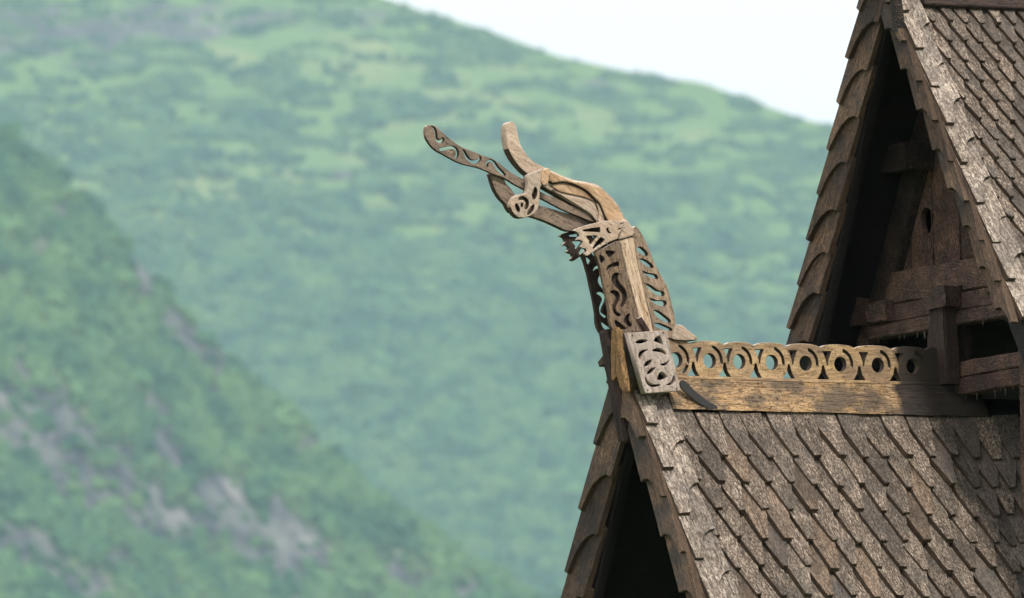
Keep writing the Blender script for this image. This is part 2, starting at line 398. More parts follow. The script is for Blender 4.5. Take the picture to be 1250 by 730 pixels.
ridge_boards(.02, 1.84, 0., d_near, M['ridge'])
# king post at the dormer apex and its golden splintered facing
box_between('apex_post', (-.262, 0, .24), (-.165, 0, -.315), .085, .075, M['post'], church, bev=.014, cuts=0)
gp = [(738, 402), (746, 402), (752, 425), (757, 445), (763, 462), (764, 478), (758, 474), (752, 458), (747, 462), (744, 470), (744, 440)]
W3 = [PX(x, y, -.30) for x, y in zp([(302, 20), (336, 20), (344, 120), (366, 240), (380, 345), (372, 362), (348, 330), (330, 270), (302, 292)], (680, 400), 4.567)]
c = np.mean(W3, axis=0); me = plate_mesh('facing', [[(-(q[1]-c[1]), q[2]-c[2]) for q in W3]], .03, .003, 2)
me.transform(Matrix(((0, 0, 1, 0), (-1, 0, 0, 0), (0, 1, 0, 0), (0, 0, 0, 1)))); link('post_facing', me, M['golden'], church, tuple(c+np.array([.015, 0, 0])))
# dark planks closing the dormer gable inside
for k in range(-6, 7):
    h = -.28-abs(k)*.16*1.75-.1
    box_between('gable_plank', (.42, k*.16, h), (.42, k*.16, -2.9), .156, .04, M['black'], church, bev=.004)

# ---- upper gable
XU, LU, BU = 1.45, -.045, 1.229
u_near = slab('gable_roof', XU+.03, 4.2, 2.08, -.15, BU, -1, M['black'], church, lean=LU)
u_far = slab('gable_roof', XU+.03, 4.2, 2.08, -.15, BU, 1, M['black'], church, lean=LU)
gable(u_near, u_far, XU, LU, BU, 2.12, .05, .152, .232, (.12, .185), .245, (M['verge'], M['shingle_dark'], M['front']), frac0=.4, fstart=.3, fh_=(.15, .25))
up_m = variants(6, .094, .122, .027, .027, .122*2.25, 'pointed', mat=M['shingle'])
up_d = variants(3, .094, .122, .027, .027, .122*2.25, 'pointed', mat=M['shingle_dark'])
row = 0; s = .42
while s < 2.25:
    for k in range(-1, 9):
        u = .185+.094*(k+(.5 if row % 2 else 0))+random.uniform(-.006, .006)
        Z = BU/SL
        o = np.array([XU+LU*Z, 0, Z])+nrm((-LU, -SL, -1))*s+np.array([u, 0, 0])-nr*.044
        y = -nrm((-LU, -SL, -1)); x = nrm(np.cross(y, nr)); z = np.cross(x, y)
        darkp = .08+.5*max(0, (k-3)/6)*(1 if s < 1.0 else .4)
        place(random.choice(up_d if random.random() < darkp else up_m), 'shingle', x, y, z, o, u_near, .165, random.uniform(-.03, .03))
    s += .119; row += 1
box_between('ridge_board', (1.52, -.075, 2.01), (4.2, -.075, 2.01), .03, .30, M['post'], u_near, side=(0, -1, .56), bev=.005)
box_between('apex_post', PX(1092, -14, 1.30), PX(1099, 47, 1.345), .05, .05, M['char'], church, bev=.008)


def xplate(name, yz_polys, x0, t, mat, parent, bevel=.003, smooth=1):
    """a board standing across the building: outlines in (Y, Z), front face at x0"""
    c = np.mean(yz_polys[0], axis=0)
    me = plate_mesh(name, [[(-(y-c[0]), z-c[1]) for y, z in p] for p in yz_polys], t, bevel, smooth)
    me.transform(Matrix(((0, 0, -1, 0), (-1, 0, 0, 0), (0, 1, 0, 0), (0, 0, 0, 1))))
    return link(name, me, mat, parent, Vector((x0+t/2, c[0], c[1]))-wloc(parent))
wall = xplate('gable_wall', [[(1.5, -1.0), (-1.5, -1.0), (-.95, .2), (0, 1.92), (.95, .2)]], 2.2, .04, M['black'], church)
wall.data.transform(Matrix.Translation(wall.location)); wall.location = (0, 0, 0)
XW = 1.74
RW = BU-.24                                       # inner rafter line, half width at Z=0
def rafter(side, w, x0, d, mat, b):
    a = np.array([x0+d/2, 0, b/SL]); dv = nrm((0, side*SL, -1)); n_ = nl if side > 0 else nr
    box_between('rafter', a+dv*.02-n_*w/2, a+dv*2.3-n_*w/2, w, d, mat, wall, side=n_, bev=.008)
rafter(1, .15, XW, .08, M['char'], BU-.13); rafter(-1, .15, XW, .08, M['char'], BU-.13)
# upright planks of the gable, one with a knot hole
XP = 1.80
ys = [PX(x, 290, XP)[1] for x in (1069, 1112, 1139, 1172, 1204)]
ys = [ys[0]+.25]+ys+[ys[-1]-.28]
for i in range(len(ys)-1):
    y1, y0 = ys[i]-.006, ys[i+1]+.006
    lim = lambda y: (BU-.2-abs(y))/SL
    poly = [(y1, .45), (y0, .45), (y0, lim(y0)), (y1, lim(y1))]
    if y1 > 0 > y0: poly = [(y1, .45), (y0, .45), (y0, lim(y0)), (0, lim(0)), (y1, lim(y1))]
    if min(lim(y0), lim(y1)) < .5: poly = [(y1, .45), (y0, .45), ((y1 if lim(y1) > lim(y0) else y0), max(lim(y0), lim(y1)))]
    polys = [poly]
    hc = PX(1131, 270, XP)
    if y0 < hc[1] < y1:
        polys.append([(hc[1]+.054*cos(a)*(1+.12*sin(3*a)), hc[2]+.07*sin(a)) for a in [2*pi*k/14 for k in range(14)]])
    xplate('plank', polys, XP+random.uniform(-.004, .004), .035, M['plank'], wall, .003)
def beam_piece(name, x, z0, z1, ya, yb, d, mat, seed, seg=10, jit=.0035, par=None, slantl=0.):
    """long timber across the gable with adze-uneven edges"""
    vs = []; fs = []; rr = random.Random(seed); prof = []
    for i in range(seg+1):
        y = ya+(yb-ya)*i/seg
        a, b2, c_ = rr.uniform(-jit, jit), rr.uniform(-jit, jit), rr.uniform(-jit, jit)*.5
        sl_ = slantl if i == 0 else 0
        for (xx, z) in ((x+c_, z0+a+.006), (x+c_-.002, (z0+z1)/2), (x+c_, z1+b2-.006), (x+.008, z1+b2), (x+d, z1), (x+d, z0), (x+.008, z0+a)):
            vs.append((xx, y-sl_*(z-z0)/(z1-z0), z))
    m = 7
    for i in range(seg):
        for j in range(m): fs.append((i*m+j, (i+1)*m+j, (i+1)*m+(j+1) % m, i*m+(j+1) % m))
    fs.append(tuple(range(m))); fs.append(tuple(seg*m+j for j in range(m-1, -1, -1)))
    me = bpy.data.meshes.new(name); me.from_pydata(vs, [], fs); me.update()
    bm = bmesh.new(); bm.from_mesh(me); bmesh.ops.recalc_face_normals(bm, faces=bm.faces); bm.to_mesh(me); bm.free()
    return link(name, me, mat, par or wall)
XT = 1.70
zA = PX(1145, 322, XT)[2]; zB = PX(1145, 361, XT)[2]; zC = PX(1145, 384, XT)[2]; zD = PX(1145, 400.5, XT)[2]
yl0 = PX(1083, 334, XT)[1]; yl1 = PX(1064, 395, XT)[1]
print('tie beam', zA, zB, zC, zD, yl0, yl1)
beam_piece('tie_beam', XT, zB+.002, zA, yl0+.05, -(BU-SL*zA)+.12, .09, M['beam'], 1, slantl=.09)
beam_piece('tie_beam', XT-.004, zC+.002, zB-.002, yl1, -(BU-SL*zB)+.12, .09, M['beam'], 2, slantl=.02)
beam_piece('tie_beam_ledge', XT-.016, zD, zC-.002, yl1, -(BU-SL*zC)+.11, .10, M['beam'], 3)
# block, post and the other timbers under it
def xbox(name, px0, px1, y0, y1, X, d, mat, par=None, seed=0, jit=.006):
    """block whose front face spans photo columns px0..px1 and rows y0..y1 on the plane X"""
    a = PX((px0+px1)/2, y0, X); b_ = PX((px0+px1)/2, y1, X)
    ya = PX(px0, (y0+y1)/2, X)[1]; yb = PX(px1, (y0+y1)/2, X)[1]
    me = box_mesh(d, abs(ya-yb), abs(a[2]-b_[2]), 0, jit, seed, 3)
    o = link(name, me, mat, par or wall, Vector((X+d/2, (ya+yb)/2, (a[2]+b_[2])/2))-wloc(par or wall)); return o
xbox('peg_block', 1127, 1154, 350, 376, XT-.10, .098, M['beam'], seed=1)
xbox('peg_block', 1057, 1080, 369, 392, XT-.055, .05, M['beam'], seed=2)
xbox('peg_block', 1204, 1222, 334, 356, XT-.05, .045, M['beam'], seed=3)
# post with a worn waist
vs = []; fs = []
pz = [(376, 1134, 1152), (395, 1134, 1152), (410, 1131, 1153), (425, 1131, 1154), (440, 1132, 1155), (472, 1133, 1156)]
XQ = XT-.085
for (y, a, b_) in pz:
    A = PX(a, y, XQ); B = PX(b_, y, XQ)
    vs += [(XQ, A[1], A[2]), (XQ, B[1], A[2]), (XQ+.083, B[1], A[2]), (XQ+.083, A[1], A[2])]
for i in range(len(pz)-1):
    for j in range(4): fs.append((i*4+j, i*4+(j+1) % 4, (i+1)*4+(j+1) % 4, (i+1)*4+j))
fs += [(0, 1, 2, 3), (len(vs)-1, len(vs)-2, len(vs)-3, len(vs)-4)]
me = bpy.data.meshes.new('post'); me.from_pydata(vs, [], fs); me.update()
bm = bmesh.new(); bm.from_mesh(me); bmesh.ops.recalc_face_normals(bm, faces=bm.faces)
bmesh.ops.bevel(bm, geom=[e for e in bm.edges if abs(e.verts[0].co.z-e.verts[1].co.z) > .02], offset=.008, segments=2, affect='EDGES'); bm.to_mesh(me); bm.free()
link('post', me, M['post'], wall)
xbox('back_post', 1158, 1167, 396, 470, XT+.03, .10, M['post'], seed=5)
z1 = PX(1200, 436, XT)[2]; z2 = PX(1200, 456, XT)[2]; z3 = PX(1200, 477, XT)[2]
ybl = PX(1158, 450, XT)[1]
print('low beam', z1, z2, z3, ybl)
beam_piece('cross_beam', XT, z2+.002, z1, ybl, -1.15, .09, M['beam'], 6)
beam_piece('cross_beam', XT-.006, z3, z2-.002, ybl-.015, -1.15, .10, M['beam'], 7)
xbox('corner_post', 1243, 1262, 384, 470, XT-.15, .14, M['beam'], seed=8)
xbox('corner_post', 1246, 1268, 470, 640, XT-.14, .13, M['plank'], seed=9)
xbox('purlin', 1060, 1104, 178, 210, XT-.08, .40, M['char'], seed=10)
xbox('purlin', 1015, 1046, 357, 400, XT-.04, .45, M['beam'], seed=11)
xbox('strut', 1046, 1060, 386, 440, XT+.03, .07, M['beam'], seed=12)
# drips of hardened pine tar under the beams
bm = bmesh.new(); rr = random.Random(3)
for (z, x, ya, yb, n) in ((zD, XT-.010, yl1-.05, -.9, 16), (z3, XT, ybl-.1, -1.05, 11)):
    for k in range(n):
        y = rr.uniform(yb, ya); L = rr.uniform(.012, .05)
        bmesh.ops.create_cone(bm, segments=5, radius1=.0008, radius2=.0028, depth=L, matrix=Matrix.Translation((x+.01, y, z-L/2+.006)))
me = bpy.data.meshes.new('drips'); bm.to_mesh(me); bm.free()
g = G('tar_drip'); g.b.inputs['Base Color'].default_value = (.16, .14, .12, 1); g.b.inputs['Roughness'].default_value = .35
o = link('tar_drip', me, g.m, wall); o['kind'] = 'stuff'
# ridge shelter below: timber core of the church down to the ground (below the frame)
GZ = -7.6
for nm, x0, x1, w, zt in (('lower_wall', .5, 3.2, 2.2, -2.45), ('lower_wall', 2.3, 4.1, 2.6, -.2)):
    me = box_mesh(x1-x0, w, zt-GZ, .01); link(nm, me, M['plank'], church, ((x0+x1)/2, 0, (zt+GZ)/2))

# ------------------------------------------------------------------ carved ridge crest
crest = empty('ridge_crest', 'carved openwork crest board of rings on the dormer ridge, golden, black at its right end', 'roof crest', (.1, 0, 0))
cx = [PY(x, y, -.03)[0] for x, y in [(827, 436.5), (868, 440), (904, 441.5), (943.7, 442.8), (985, 443.6), (1027.5, 446.4), (1073.3, 447), (1115.6, 446)]]
def arc(x, z, r, a0, a1, n): return [(x+r*cos(radians(a0+(a1-a0)*k/n)), z+r*1.05*sin(radians(a0+(a1-a0)*k/n))) for k in range(n+1)]
top = []; x_end = cx[-1]+.15
cusp = [cx[0]-.1]+[c_+.085 for c_ in cx]+[x_end]
for a, b_ in zip(cusp[:-1], cusp[1:]):
    for k in range(6):
        t = k/6; top.append((a+(b_-a)*t, .178+.016*sqrt(max(0, 1-(2*t-1)**2))))
top.append((x_end, .178))
outline = [(x_end, .002), (cx[0]-.1, .002)]+top
holes = []
for i, c_ in enumerate(cx):
    zc = .096
    holes.append(arc(c_, zc, .035, 0, 340, 17))
    sp = (cx[i+1]-c_) if i < len(cx)-1 else .2
    holes.append(arc(c_, zc, .074, -12, 78, 8)+arc(c_, zc, .0595, 74, -4, 8))
    if i < len(cx)-1:
        xt = c_+sp*.60
        holes.append([(xt-.022, .158), (xt+.03, .160), (xt+.026, .150), (xt+.012, .118), (xt+.008, .092), (xt+.001, .088), (xt-.001, .11), (xt-.010, .138)])
        xb = c_+sp*.50
        holes.append([(xb-.034, .020), (xb+.034, .020), (xb+.016, .046), (xb+.004, .088), (xb-.004, .088), (xb-.012, .052)])
holes.append(arc(cx[0], .096, .074, -60, -20, 5)+arc(cx[0], .096, .0595, -20, -60, 5))
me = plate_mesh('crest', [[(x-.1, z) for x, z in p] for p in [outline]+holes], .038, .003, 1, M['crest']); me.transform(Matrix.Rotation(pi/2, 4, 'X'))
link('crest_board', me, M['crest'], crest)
me = box_mesh(x_end-cx[0]+.1, .075, .016, .003); link('base_rail', me, M['crest'], crest, ((x_end+cx[0]-.1)/2-.1, 0, .009))

# ------------------------------------------------------------------ dragon head
dragon = empty('dragon_head', 'carved wooden dragon head with open jaws and long tongue rearing over the dormer gable', 'dragon head', (.05, 0, 0))
Z1 = lambda p: zp(p, (500, 130), 4.56); Z2 = lambda p: zp(p, (600, 140), 4.56); Z3 = lambda p: zp(p, (670, 250), 4.8667)
Z4 = lambda p: zp(p, (700, 370), 4.8667); ZT = lambda p: zp(p, (510, 145), 8.108); ZC = lambda p: zp(p, (680, 260), 10.43)
tongue = ZT([(75, 110), (85, 75), (105, 62), (150, 62), (190, 80), (230, 120), (290, 175), (340, 215), (400, 258), (460, 290), (540, 320), (600, 345), (660, 370), (720, 385), (790, 430), (850, 475), (920, 530), (1000, 575)]) \
    + Z2([(190, 366), (275, 430), (350, 460), (430, 500), (500, 530), (560, 570), (590, 600), (545, 590), (480, 562), (420, 540), (340, 500), (275, 465), (190, 420)]) \
    + ZT([(960, 650), (880, 600), (800, 565), (740, 545), (680, 515), (600, 485), (540, 470), (470, 455), (400, 430), (330, 395), (260, 355), (200, 325), (150, 285), (110, 235), (80, 175)])
th = [ZT(p) for p in ([(128, 74), (150, 74), (178, 95), (192, 135), (195, 185), (212, 208), (238, 205), (243, 183), (262, 193), (262, 215), (240, 240), (205, 238), (180, 212), (172, 175), (168, 130), (150, 95)],
    [(215, 295), (250, 285), (300, 275), (345, 268), (385, 285), (405, 320), (408, 360), (392, 390), (368, 388), (380, 355), (378, 320), (355, 300), (310, 300), (270, 312), (235, 320), (218, 310)],
    [(445, 305), (465, 310), (485, 345), (510, 385), (545, 408), (585, 405), (610, 385), (608, 372), (603, 362), (622, 372), (632, 388), (625, 410), (590, 440), (550, 445), (510, 425), (480, 395), (462, 355)],
    [(685, 478), (672, 450), (695, 412), (735, 400), (775, 430), (805, 478), (872, 548), (860, 562), (822, 545), (770, 490), (735, 430), (712, 430), (698, 450), (700, 472)])]
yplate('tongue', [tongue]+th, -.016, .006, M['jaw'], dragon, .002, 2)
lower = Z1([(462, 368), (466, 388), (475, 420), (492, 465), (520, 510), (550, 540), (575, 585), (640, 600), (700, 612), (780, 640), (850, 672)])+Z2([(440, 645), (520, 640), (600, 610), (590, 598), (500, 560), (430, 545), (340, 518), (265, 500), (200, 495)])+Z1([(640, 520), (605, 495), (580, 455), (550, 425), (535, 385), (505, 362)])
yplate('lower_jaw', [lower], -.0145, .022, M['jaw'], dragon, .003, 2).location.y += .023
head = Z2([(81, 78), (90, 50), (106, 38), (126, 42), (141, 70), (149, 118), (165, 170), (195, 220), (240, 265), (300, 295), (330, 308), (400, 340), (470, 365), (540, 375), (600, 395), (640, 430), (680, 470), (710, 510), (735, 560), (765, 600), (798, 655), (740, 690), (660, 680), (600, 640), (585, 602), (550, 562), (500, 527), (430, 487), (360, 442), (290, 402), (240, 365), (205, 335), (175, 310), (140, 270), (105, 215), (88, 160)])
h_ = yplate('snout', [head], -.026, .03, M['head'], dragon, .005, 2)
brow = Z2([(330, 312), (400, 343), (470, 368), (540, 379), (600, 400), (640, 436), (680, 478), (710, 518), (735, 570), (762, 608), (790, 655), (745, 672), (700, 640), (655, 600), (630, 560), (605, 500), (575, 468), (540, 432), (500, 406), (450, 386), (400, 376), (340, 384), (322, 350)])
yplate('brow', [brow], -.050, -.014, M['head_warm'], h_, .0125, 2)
ch1 = Z2([(335, 392), (400, 384), (450, 394), (500, 414), (545, 450), (575, 482), (560, 478), (520, 462), (470, 450), (420, 440), (370, 425)])
yplate('cheek', [ch1], -.034, -.02, M['head_warm'], h_, .0065, 2)
ch2 = Z2([(330, 415), (380, 436), (430, 450), (490, 464), (540, 478), (575, 500), (588, 530), (590, 560), (585, 596), (555, 556), (500, 520), (430, 478), (360, 434)])
yplate('cheek', [ch2], -.034, -.02, M['head'], h_, .006, 2)
ch3 = Z2([(582, 490), (602, 500), (618, 545), (632, 592), (592, 602), (600, 560), (594, 525)])
yplate('cheek', [ch3], -.037, -.02, M['head'], h_, .006, 2)
eye = Z1([(658, 380), (710, 360), (745, 345), (780, 345), (780, 380), (770, 430), (735, 440), (725, 470), (725, 520), (715, 570), (690, 600), (640, 620), (600, 615), (570, 580), (562, 540), (575, 510), (600, 490), (640, 485), (655, 470), (660, 420)])
eh = [Z1(p) for p in ([(606, 508), (635, 500), (660, 520), (664, 550), (652, 572), (638, 562), (648, 538), (632, 520), (612, 520)], [(588, 545), (600, 542), (616, 574), (606, 588), (592, 570)],
    [(694, 545), (692, 570), (672, 596), (656, 602), (662, 575), (680, 555)], [(700, 448), (712, 470), (705, 505), (690, 517), (682, 492), (690, 465)], [(622, 538), (632, 540), (630, 560), (620, 556)])]
yplate('eye_scroll', [eye]+eh, -.078, -.044, M['head'], dragon, .004, 2)
boss = Z1([(600+44*cos(a), 568+50*sin(a)) for a in [2*pi*k/14 for k in range(14)]])
yplate('eye_boss', [[(x+4, y-1) for x, y in boss]], -.052, -.016, M['jaw'], dragon, .004, 1)
yplate('eye_scroll', [[(x+.5, y+.5) for x, y in eye]], .032, .06, M['jaw'], dragon, .004, 2).location.x -= .012
yplate('eye_band', [Z1([(745, 350), (780, 347), (780, 382), (772, 430), (742, 438), (735, 400)])], -.088, -.07, M['head_warm'], dragon, .006, 2)
# collar plates with teeth, one on each side
col_o = ZC([(205, 225), (240, 200), (330, 170), (430, 140), (520, 120), (600, 97), (700, 95), (800, 100), (862, 112), (850, 160), (820, 220), (790, 270), (770, 330), (720, 348), (660, 372), (600, 410), (520, 460), (450, 505), (390, 545), (360, 540), (355, 520), (378, 488), (366, 455), (335, 448), (296, 432), (322, 402), (326, 368), (298, 346), (248, 345), (262, 325), (286, 298), (268, 258), (240, 235)])
col_h = [ZC(p) for p in ([(332, 216), (440, 196), (545, 180), (552, 244), (440, 238), (336, 232)], [(370, 290), (440, 289), (512, 290), (470, 345), (432, 396), (408, 384), (410, 348), (380, 315)],
    [(556, 308), (604, 330), (596, 356), (550, 402), (470, 466), (454, 442), (500, 372)], [(620, 205), (650, 186), (660, 228), (692, 254), (662, 262), (634, 245)], [(805, 132), (826, 128), (822, 140), (808, 144)], [(770, 205), (808, 190), (812, 200), (785, 214)])]
yplate('collar_plate', [col_o]+col_h, -.092, -.070, M['head'], dragon, .003, 1)
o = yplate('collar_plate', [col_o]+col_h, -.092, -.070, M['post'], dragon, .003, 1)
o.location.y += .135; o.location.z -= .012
wrap = Z3([(430, 100), (470, 90), (512, 165), (514, 180), (478, 195), (428, 208), (412, 200), (420, 150)])
yplate('throat_wrap', [wrap], -.068, .06, M['head'], dragon, .012, 2)
# neck: solid post, two openwork side boards, openwork mane
neck = Z3([(404, 190), (430, 200), (505, 190), (522, 300), (552, 430), (582, 560), (612, 690)])+Z4([(470, 130), (500, 220), (640, 470), (620, 520), (420, 520), (350, 220), (372, 110)])+Z3([(505, 600), (475, 470), (440, 310)])
yplate('neck_post', [neck], -.058, .055, M['neck'], dragon, .014, 2)
nb_o = Z3([(275, 278), (330, 255), (404, 215), (434, 235), (442, 310), (472, 420), (502, 520), (532, 640), (548, 700), (562, 752), (480, 757), (476, 805), (436, 800), (381, 749), (361, 694), (358, 640), (345, 560), (325, 470), (310, 400), (290, 330)])
nb_h = [Z3(p) for p in ([(338, 272), (392, 278), (382, 296), (362, 312), (346, 296)], [(300, 300), (318, 305), (334, 322), (322, 340), (310, 346)], [(342, 392), (350, 366), (375, 350), (410, 338), (420, 360), (395, 366), (365, 372)],
    [(372, 450), (380, 416), (400, 404), (418, 410), (410, 436), (425, 470), (452, 500), (466, 540), (456, 580), (438, 606), (426, 600), (438, 556), (424, 514), (396, 486)],
    [(362, 518), (392, 508), (418, 524), (420, 560), (402, 596), (398, 630), (428, 652), (414, 664), (386, 642), (380, 600), (396, 560), (388, 534)],
    [(446, 692), (460, 656), (482, 648), (476, 684), (494, 712), (482, 726), (458, 706)], [(392, 684), (420, 700), (462, 736), (428, 738), (400, 720)])]
yplate('neck_board', [nb_o]+nb_h, -.082, -.060, M['neckboard'], dragon, .003, 2)
yplate('neck_shade_sheet', [Z3([(300, 290), (330, 270), (400, 235), (428, 300), (470, 420), (502, 530), (530, 640), (545, 710), (480, 745), (430, 765), (385, 720), (370, 640), (350, 545), (332, 460), (318, 380)])], -.058, -.052, M['post'], dragon, .002, 2)  # dark sheet added in place of the shaded hollow behind the cut-outs
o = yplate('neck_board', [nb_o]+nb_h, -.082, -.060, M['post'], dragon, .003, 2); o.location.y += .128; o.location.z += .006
mane = Z3([(500, 140), (530, 138), (562, 190), (592, 250), (622, 330), (662, 410), (702, 480), (722, 550), (746, 650), (758, 730)])+Z4([(625, 200), (600, 212), (540, 200), (470, 170), (455, 130)])+Z3([(598, 660), (572, 540), (545, 420), (516, 300)])
mh = [Z3(p) for p in ([(520, 258), (545, 249), (570, 266), (590, 290), (580, 306), (550, 292), (528, 276)], [(540, 322), (572, 326), (612, 352), (622, 374), (600, 372), (562, 352)], [(556, 392), (592, 406), (640, 415), (648, 440), (620, 437), (578, 416)],
    [(574, 466), (612, 482), (650, 510), (682, 515), (684, 541), (642, 536), (602, 506)], [(598, 551), (640, 569), (692, 570), (698, 596), (664, 601), (620, 579)])] \
    + [Z4(p) for p in ([(478, 44), (502, 44), (540, 70), (578, 102), (572, 116), (528, 104), (490, 70)], [(480, 122), (515, 120), (560, 140), (586, 152), (582, 166), (540, 156), (500, 146)])]
yplate('mane_board', [mane]+mh, -.022, .010, M['mane'], dragon, .003, 2)
yplate('foot_block', [Z4([(586, 210), (605, 150), (622, 128), (652, 132), (690, 165), (745, 212), (700, 224), (620, 222)])], -.035, .03, M['head'], dragon, .008, 2)
pl_o = Z4([(325, 175), (440, 168), (552, 160), (596, 335), (640, 520), (530, 530), (425, 537), (375, 360)])
pl_h = [smooth_closed(Z4(p), 3) for p in ([(370, 232), (400, 217), (442, 222), (420, 236), (385, 240)], [(478, 222), (512, 194), (534, 246), (505, 234)], [(394, 335), (388, 306), (405, 283), (442, 278), (420, 296), (406, 325)], [(470, 284), (500, 268), (535, 280), (554, 308), (520, 292)],
    [(424, 378), (430, 352), (466, 336), (458, 364)], [(516, 362), (545, 358), (572, 338), (556, 366), (534, 372)], [(438, 420), (458, 392), (486, 384), (474, 408), (456, 420)], [(500, 450), (520, 408), (558, 436), (528, 456)],
    [(430, 438), (440, 460), (470, 482), (514, 484), (510, 493), (470, 498), (442, 484), (428, 458)], [(596, 430), (606, 452), (592, 482), (552, 487), (582, 468)])]
pq = yplate('carved_panel', [pl_o]+pl_h, -.222, -.180, M['plaque'], dragon, .004, 1)
yplate('panel_shade_back', [[(p[0]*.985+800*.015, p[1]*.985+440*.015) for p in pl_o]], -.182, -.09, M['black'], pq, .003, 1)  # black backing paints in the shade inside the panel's cut-outs
sp = yplate('strap', [Z4([(640, 458), (664, 462), (724, 522), (802, 582), (855, 612), (850, 632), (812, 632), (735, 588), (665, 530), (636, 494)])], -.125, -.115, M['lead'], dragon, .002, 2)
yplate('wedge', [Z3([(527, 676), (552, 664), (602, 745), (580, 762), (560, 730)])], -.10, -.058, M['post'], dragon, .003, 1)

# hand-forged nails
def nail(p, n, par, r=.0055):
    bm = bmesh.new(); bmesh.ops.create_cone(bm, segments=7, radius1=r, radius2=r*.6, depth=.008, cap_ends=True)
    me = bpy.data.meshes.new('nail'); bm.to_mesh(me); bm.free()
    o = link('nail', me, M['lead'], par); q = Vector(n).to_track_quat('Z', 'Y'); o.rotation_mode = 'QUATERNION'; o.rotation_quaternion = q
    o.location = Vector(p)-wloc(par)
for x, y in ((838, 486), (900, 489), (958, 484), (1012, 493), (1066, 490), (1120, 497)):
    t = (y-470)/36.; nail(PY(x, y, -.062-.055*t), (0, -.88, .47), d_near)
for x, y in ((1161, 10), (1188, 9), (1216, 13), (1240, 12)):
    nail(PY(x, y, -.145), (0, -.87, .49), u_near)
for x, y in ((772, 409), (810, 406), (791, 476), (826, 474)): nail(PY(x, y, -.224), (0, -1, 0), pq, .004)

# ------------------------------------------------------------------ ground and mountains
def vnoise(x, y, seed):
    xi = np.floor(x).astype(np.int64); yi = np.floor(y).astype(np.int64); fx = x-xi; fy = y-yi
    fx = fx*fx*(3-2*fx); fy = fy*fy*(3-2*fy)
    def h(a, b):
        n = (a*374761393+b*668265263+seed*1442695041) & 0xffffffff
        n = ((n ^ (n >> 13))*1274126177) & 0xffffffff
        return ((n ^ (n >> 16)) & 0xffff)/65535.
    return (h(xi, yi)*(1-fx)+h(xi+1, yi)*fx)*(1-fy)+(h(xi, yi+1)*(1-fx)+h(xi+1, yi+1)*fx)*fy
def fbm(x, y, seed, o=5, g=.5):
    s_ = 0; a = 1; t = 0
    for k in range(o): s_ = s_+a*vnoise(x*2**k+17*k, y*2**k-9*k, seed+k); t += a; a *= g
    return s_/t
def lat_h(pts, depth):
    """photo skyline -> (lateral metres, height) of a crest standing at that depth from the camera"""
    o = []
    for x, y in pts:
        k = ray(x, y); t = depth/(k @ fh); p = CAM+k*t; o.append(((p-CAM) @ r_, p[2]))
    return np.array(o)
D2, D2B = 12000., 9300.
sky2 = lat_h([(-900, -330), (-300, -230), (0, -150), (300, -62), (480, 0), (520, 13), (570, 28), (620, 45), (680, 67), (740, 80), (800, 92), (860, 100), (890, 112), (940, 130), (990, 147), (1030, 155), (1100, 175), (1250, 235), (1700, 420), (2400, 640)], D2)
D1, D1B = 7100., 6380.
sky1 = lat_h([(-900, -520), (-400, -160), (-100, 95), (0, 180), (30, 195), (75, 222), (110, 255), (150, 310), (200, 360), (260, 420), (300, 470), (350, 510), (400, 545), (450, 590), (500, 630), (560, 670), (620, 705), (650, 730), (760, 800), (1000, 930), (1400, 1150)], D1)
def height2(l, d):
    H = np.interp(l, sky2[:, 0], sky2[:, 1]); base = 430+.06*(l)
    t = (d-D2B)/(D2-D2B)
    prof = np.where(t < 0, t*1.6, np.where(t < 1, t*.86+.14*t*t, 1-(t-1)*1.1))
    z = base+(H-base)*prof
    big = (fbm(l/420, d/900, 3, 4)-.5)*120*np.clip(t*(.97-t)*4, 0, 1)*(t < .97)
    return z+big+(fbm(l/60, d/140, 9, 4)-.5)*16*np.clip((1.02-t)*5, .06, 1)
def height1(l, d):
    H = np.interp(l, sky1[:, 0], sky1[:, 1]); t = (d-D1B)/(D1-D1B)
    base = H-600
    prof = np.where(t < 1, t, 1-(t-1)*1.3)
    z = base+(H-base)*prof
    gul = (fbm(l/110+d/360, d/600, 21, 4)-.5)*95*np.clip(t*(1.05-t)*4, 0, 1)
    return z+gul+(fbm(l/22, d/30, 33, 3)-.5)*9
def sheet(name, hf, l0, l1, d0, d1, sl_, sd, mat, rockf=None):
    ls = np.arange(l0, l1+1, sl_); ds = np.arange(d0, d1+1, sd); L, D_ = np.meshgrid(ls, ds)
    Z = hf(L, D_)
    P = CAM[None, None, :]*np.array([1, 1, 0])+L[..., None]*r_+D_[..., None]*fh; P[..., 2] = Z
    nl_, nd_ = len(ls), len(ds); idx = np.arange(nl_*nd_).reshape(nd_, nl_)
    q = np.stack([idx[:-1, :-1], idx[:-1, 1:], idx[1:, 1:], idx[1:, :-1]], -1).reshape(-1, 4)
    me = bpy.data.meshes.new(name); me.vertices.add(nl_*nd_); me.vertices.foreach_set('co', P.reshape(-1).astype(np.float32))
    me.loops.add(q.size); me.loops.foreach_set('vertex_index', q.reshape(-1).astype(np.int32))
    me.polygons.add(len(q)); me.polygons.foreach_set('loop_start', (np.arange(len(q))*4).astype(np.int32)); me.update(calc_edges=True); me.validate()
    for p in ('shade_smooth',):
        me.polygons.foreach_set('use_smooth', np.ones(len(q), bool))
    if rockf is not None:
        for an, fn in rockf.items():
            at = me.attributes.new(an, 'FLOAT', 'POINT'); at.data.foreach_set('value', fn(L, D_, Z).reshape(-1).astype(np.float32))
    me.materials.append(mat); o = bpy.data.objects.new(name, me); COL.objects.link(o); o['kind'] = 'structure'; return o
def ss(x, a, b): t = np.clip((x-a)/(b-a), 0, 1); return t*t*(3-2*t)
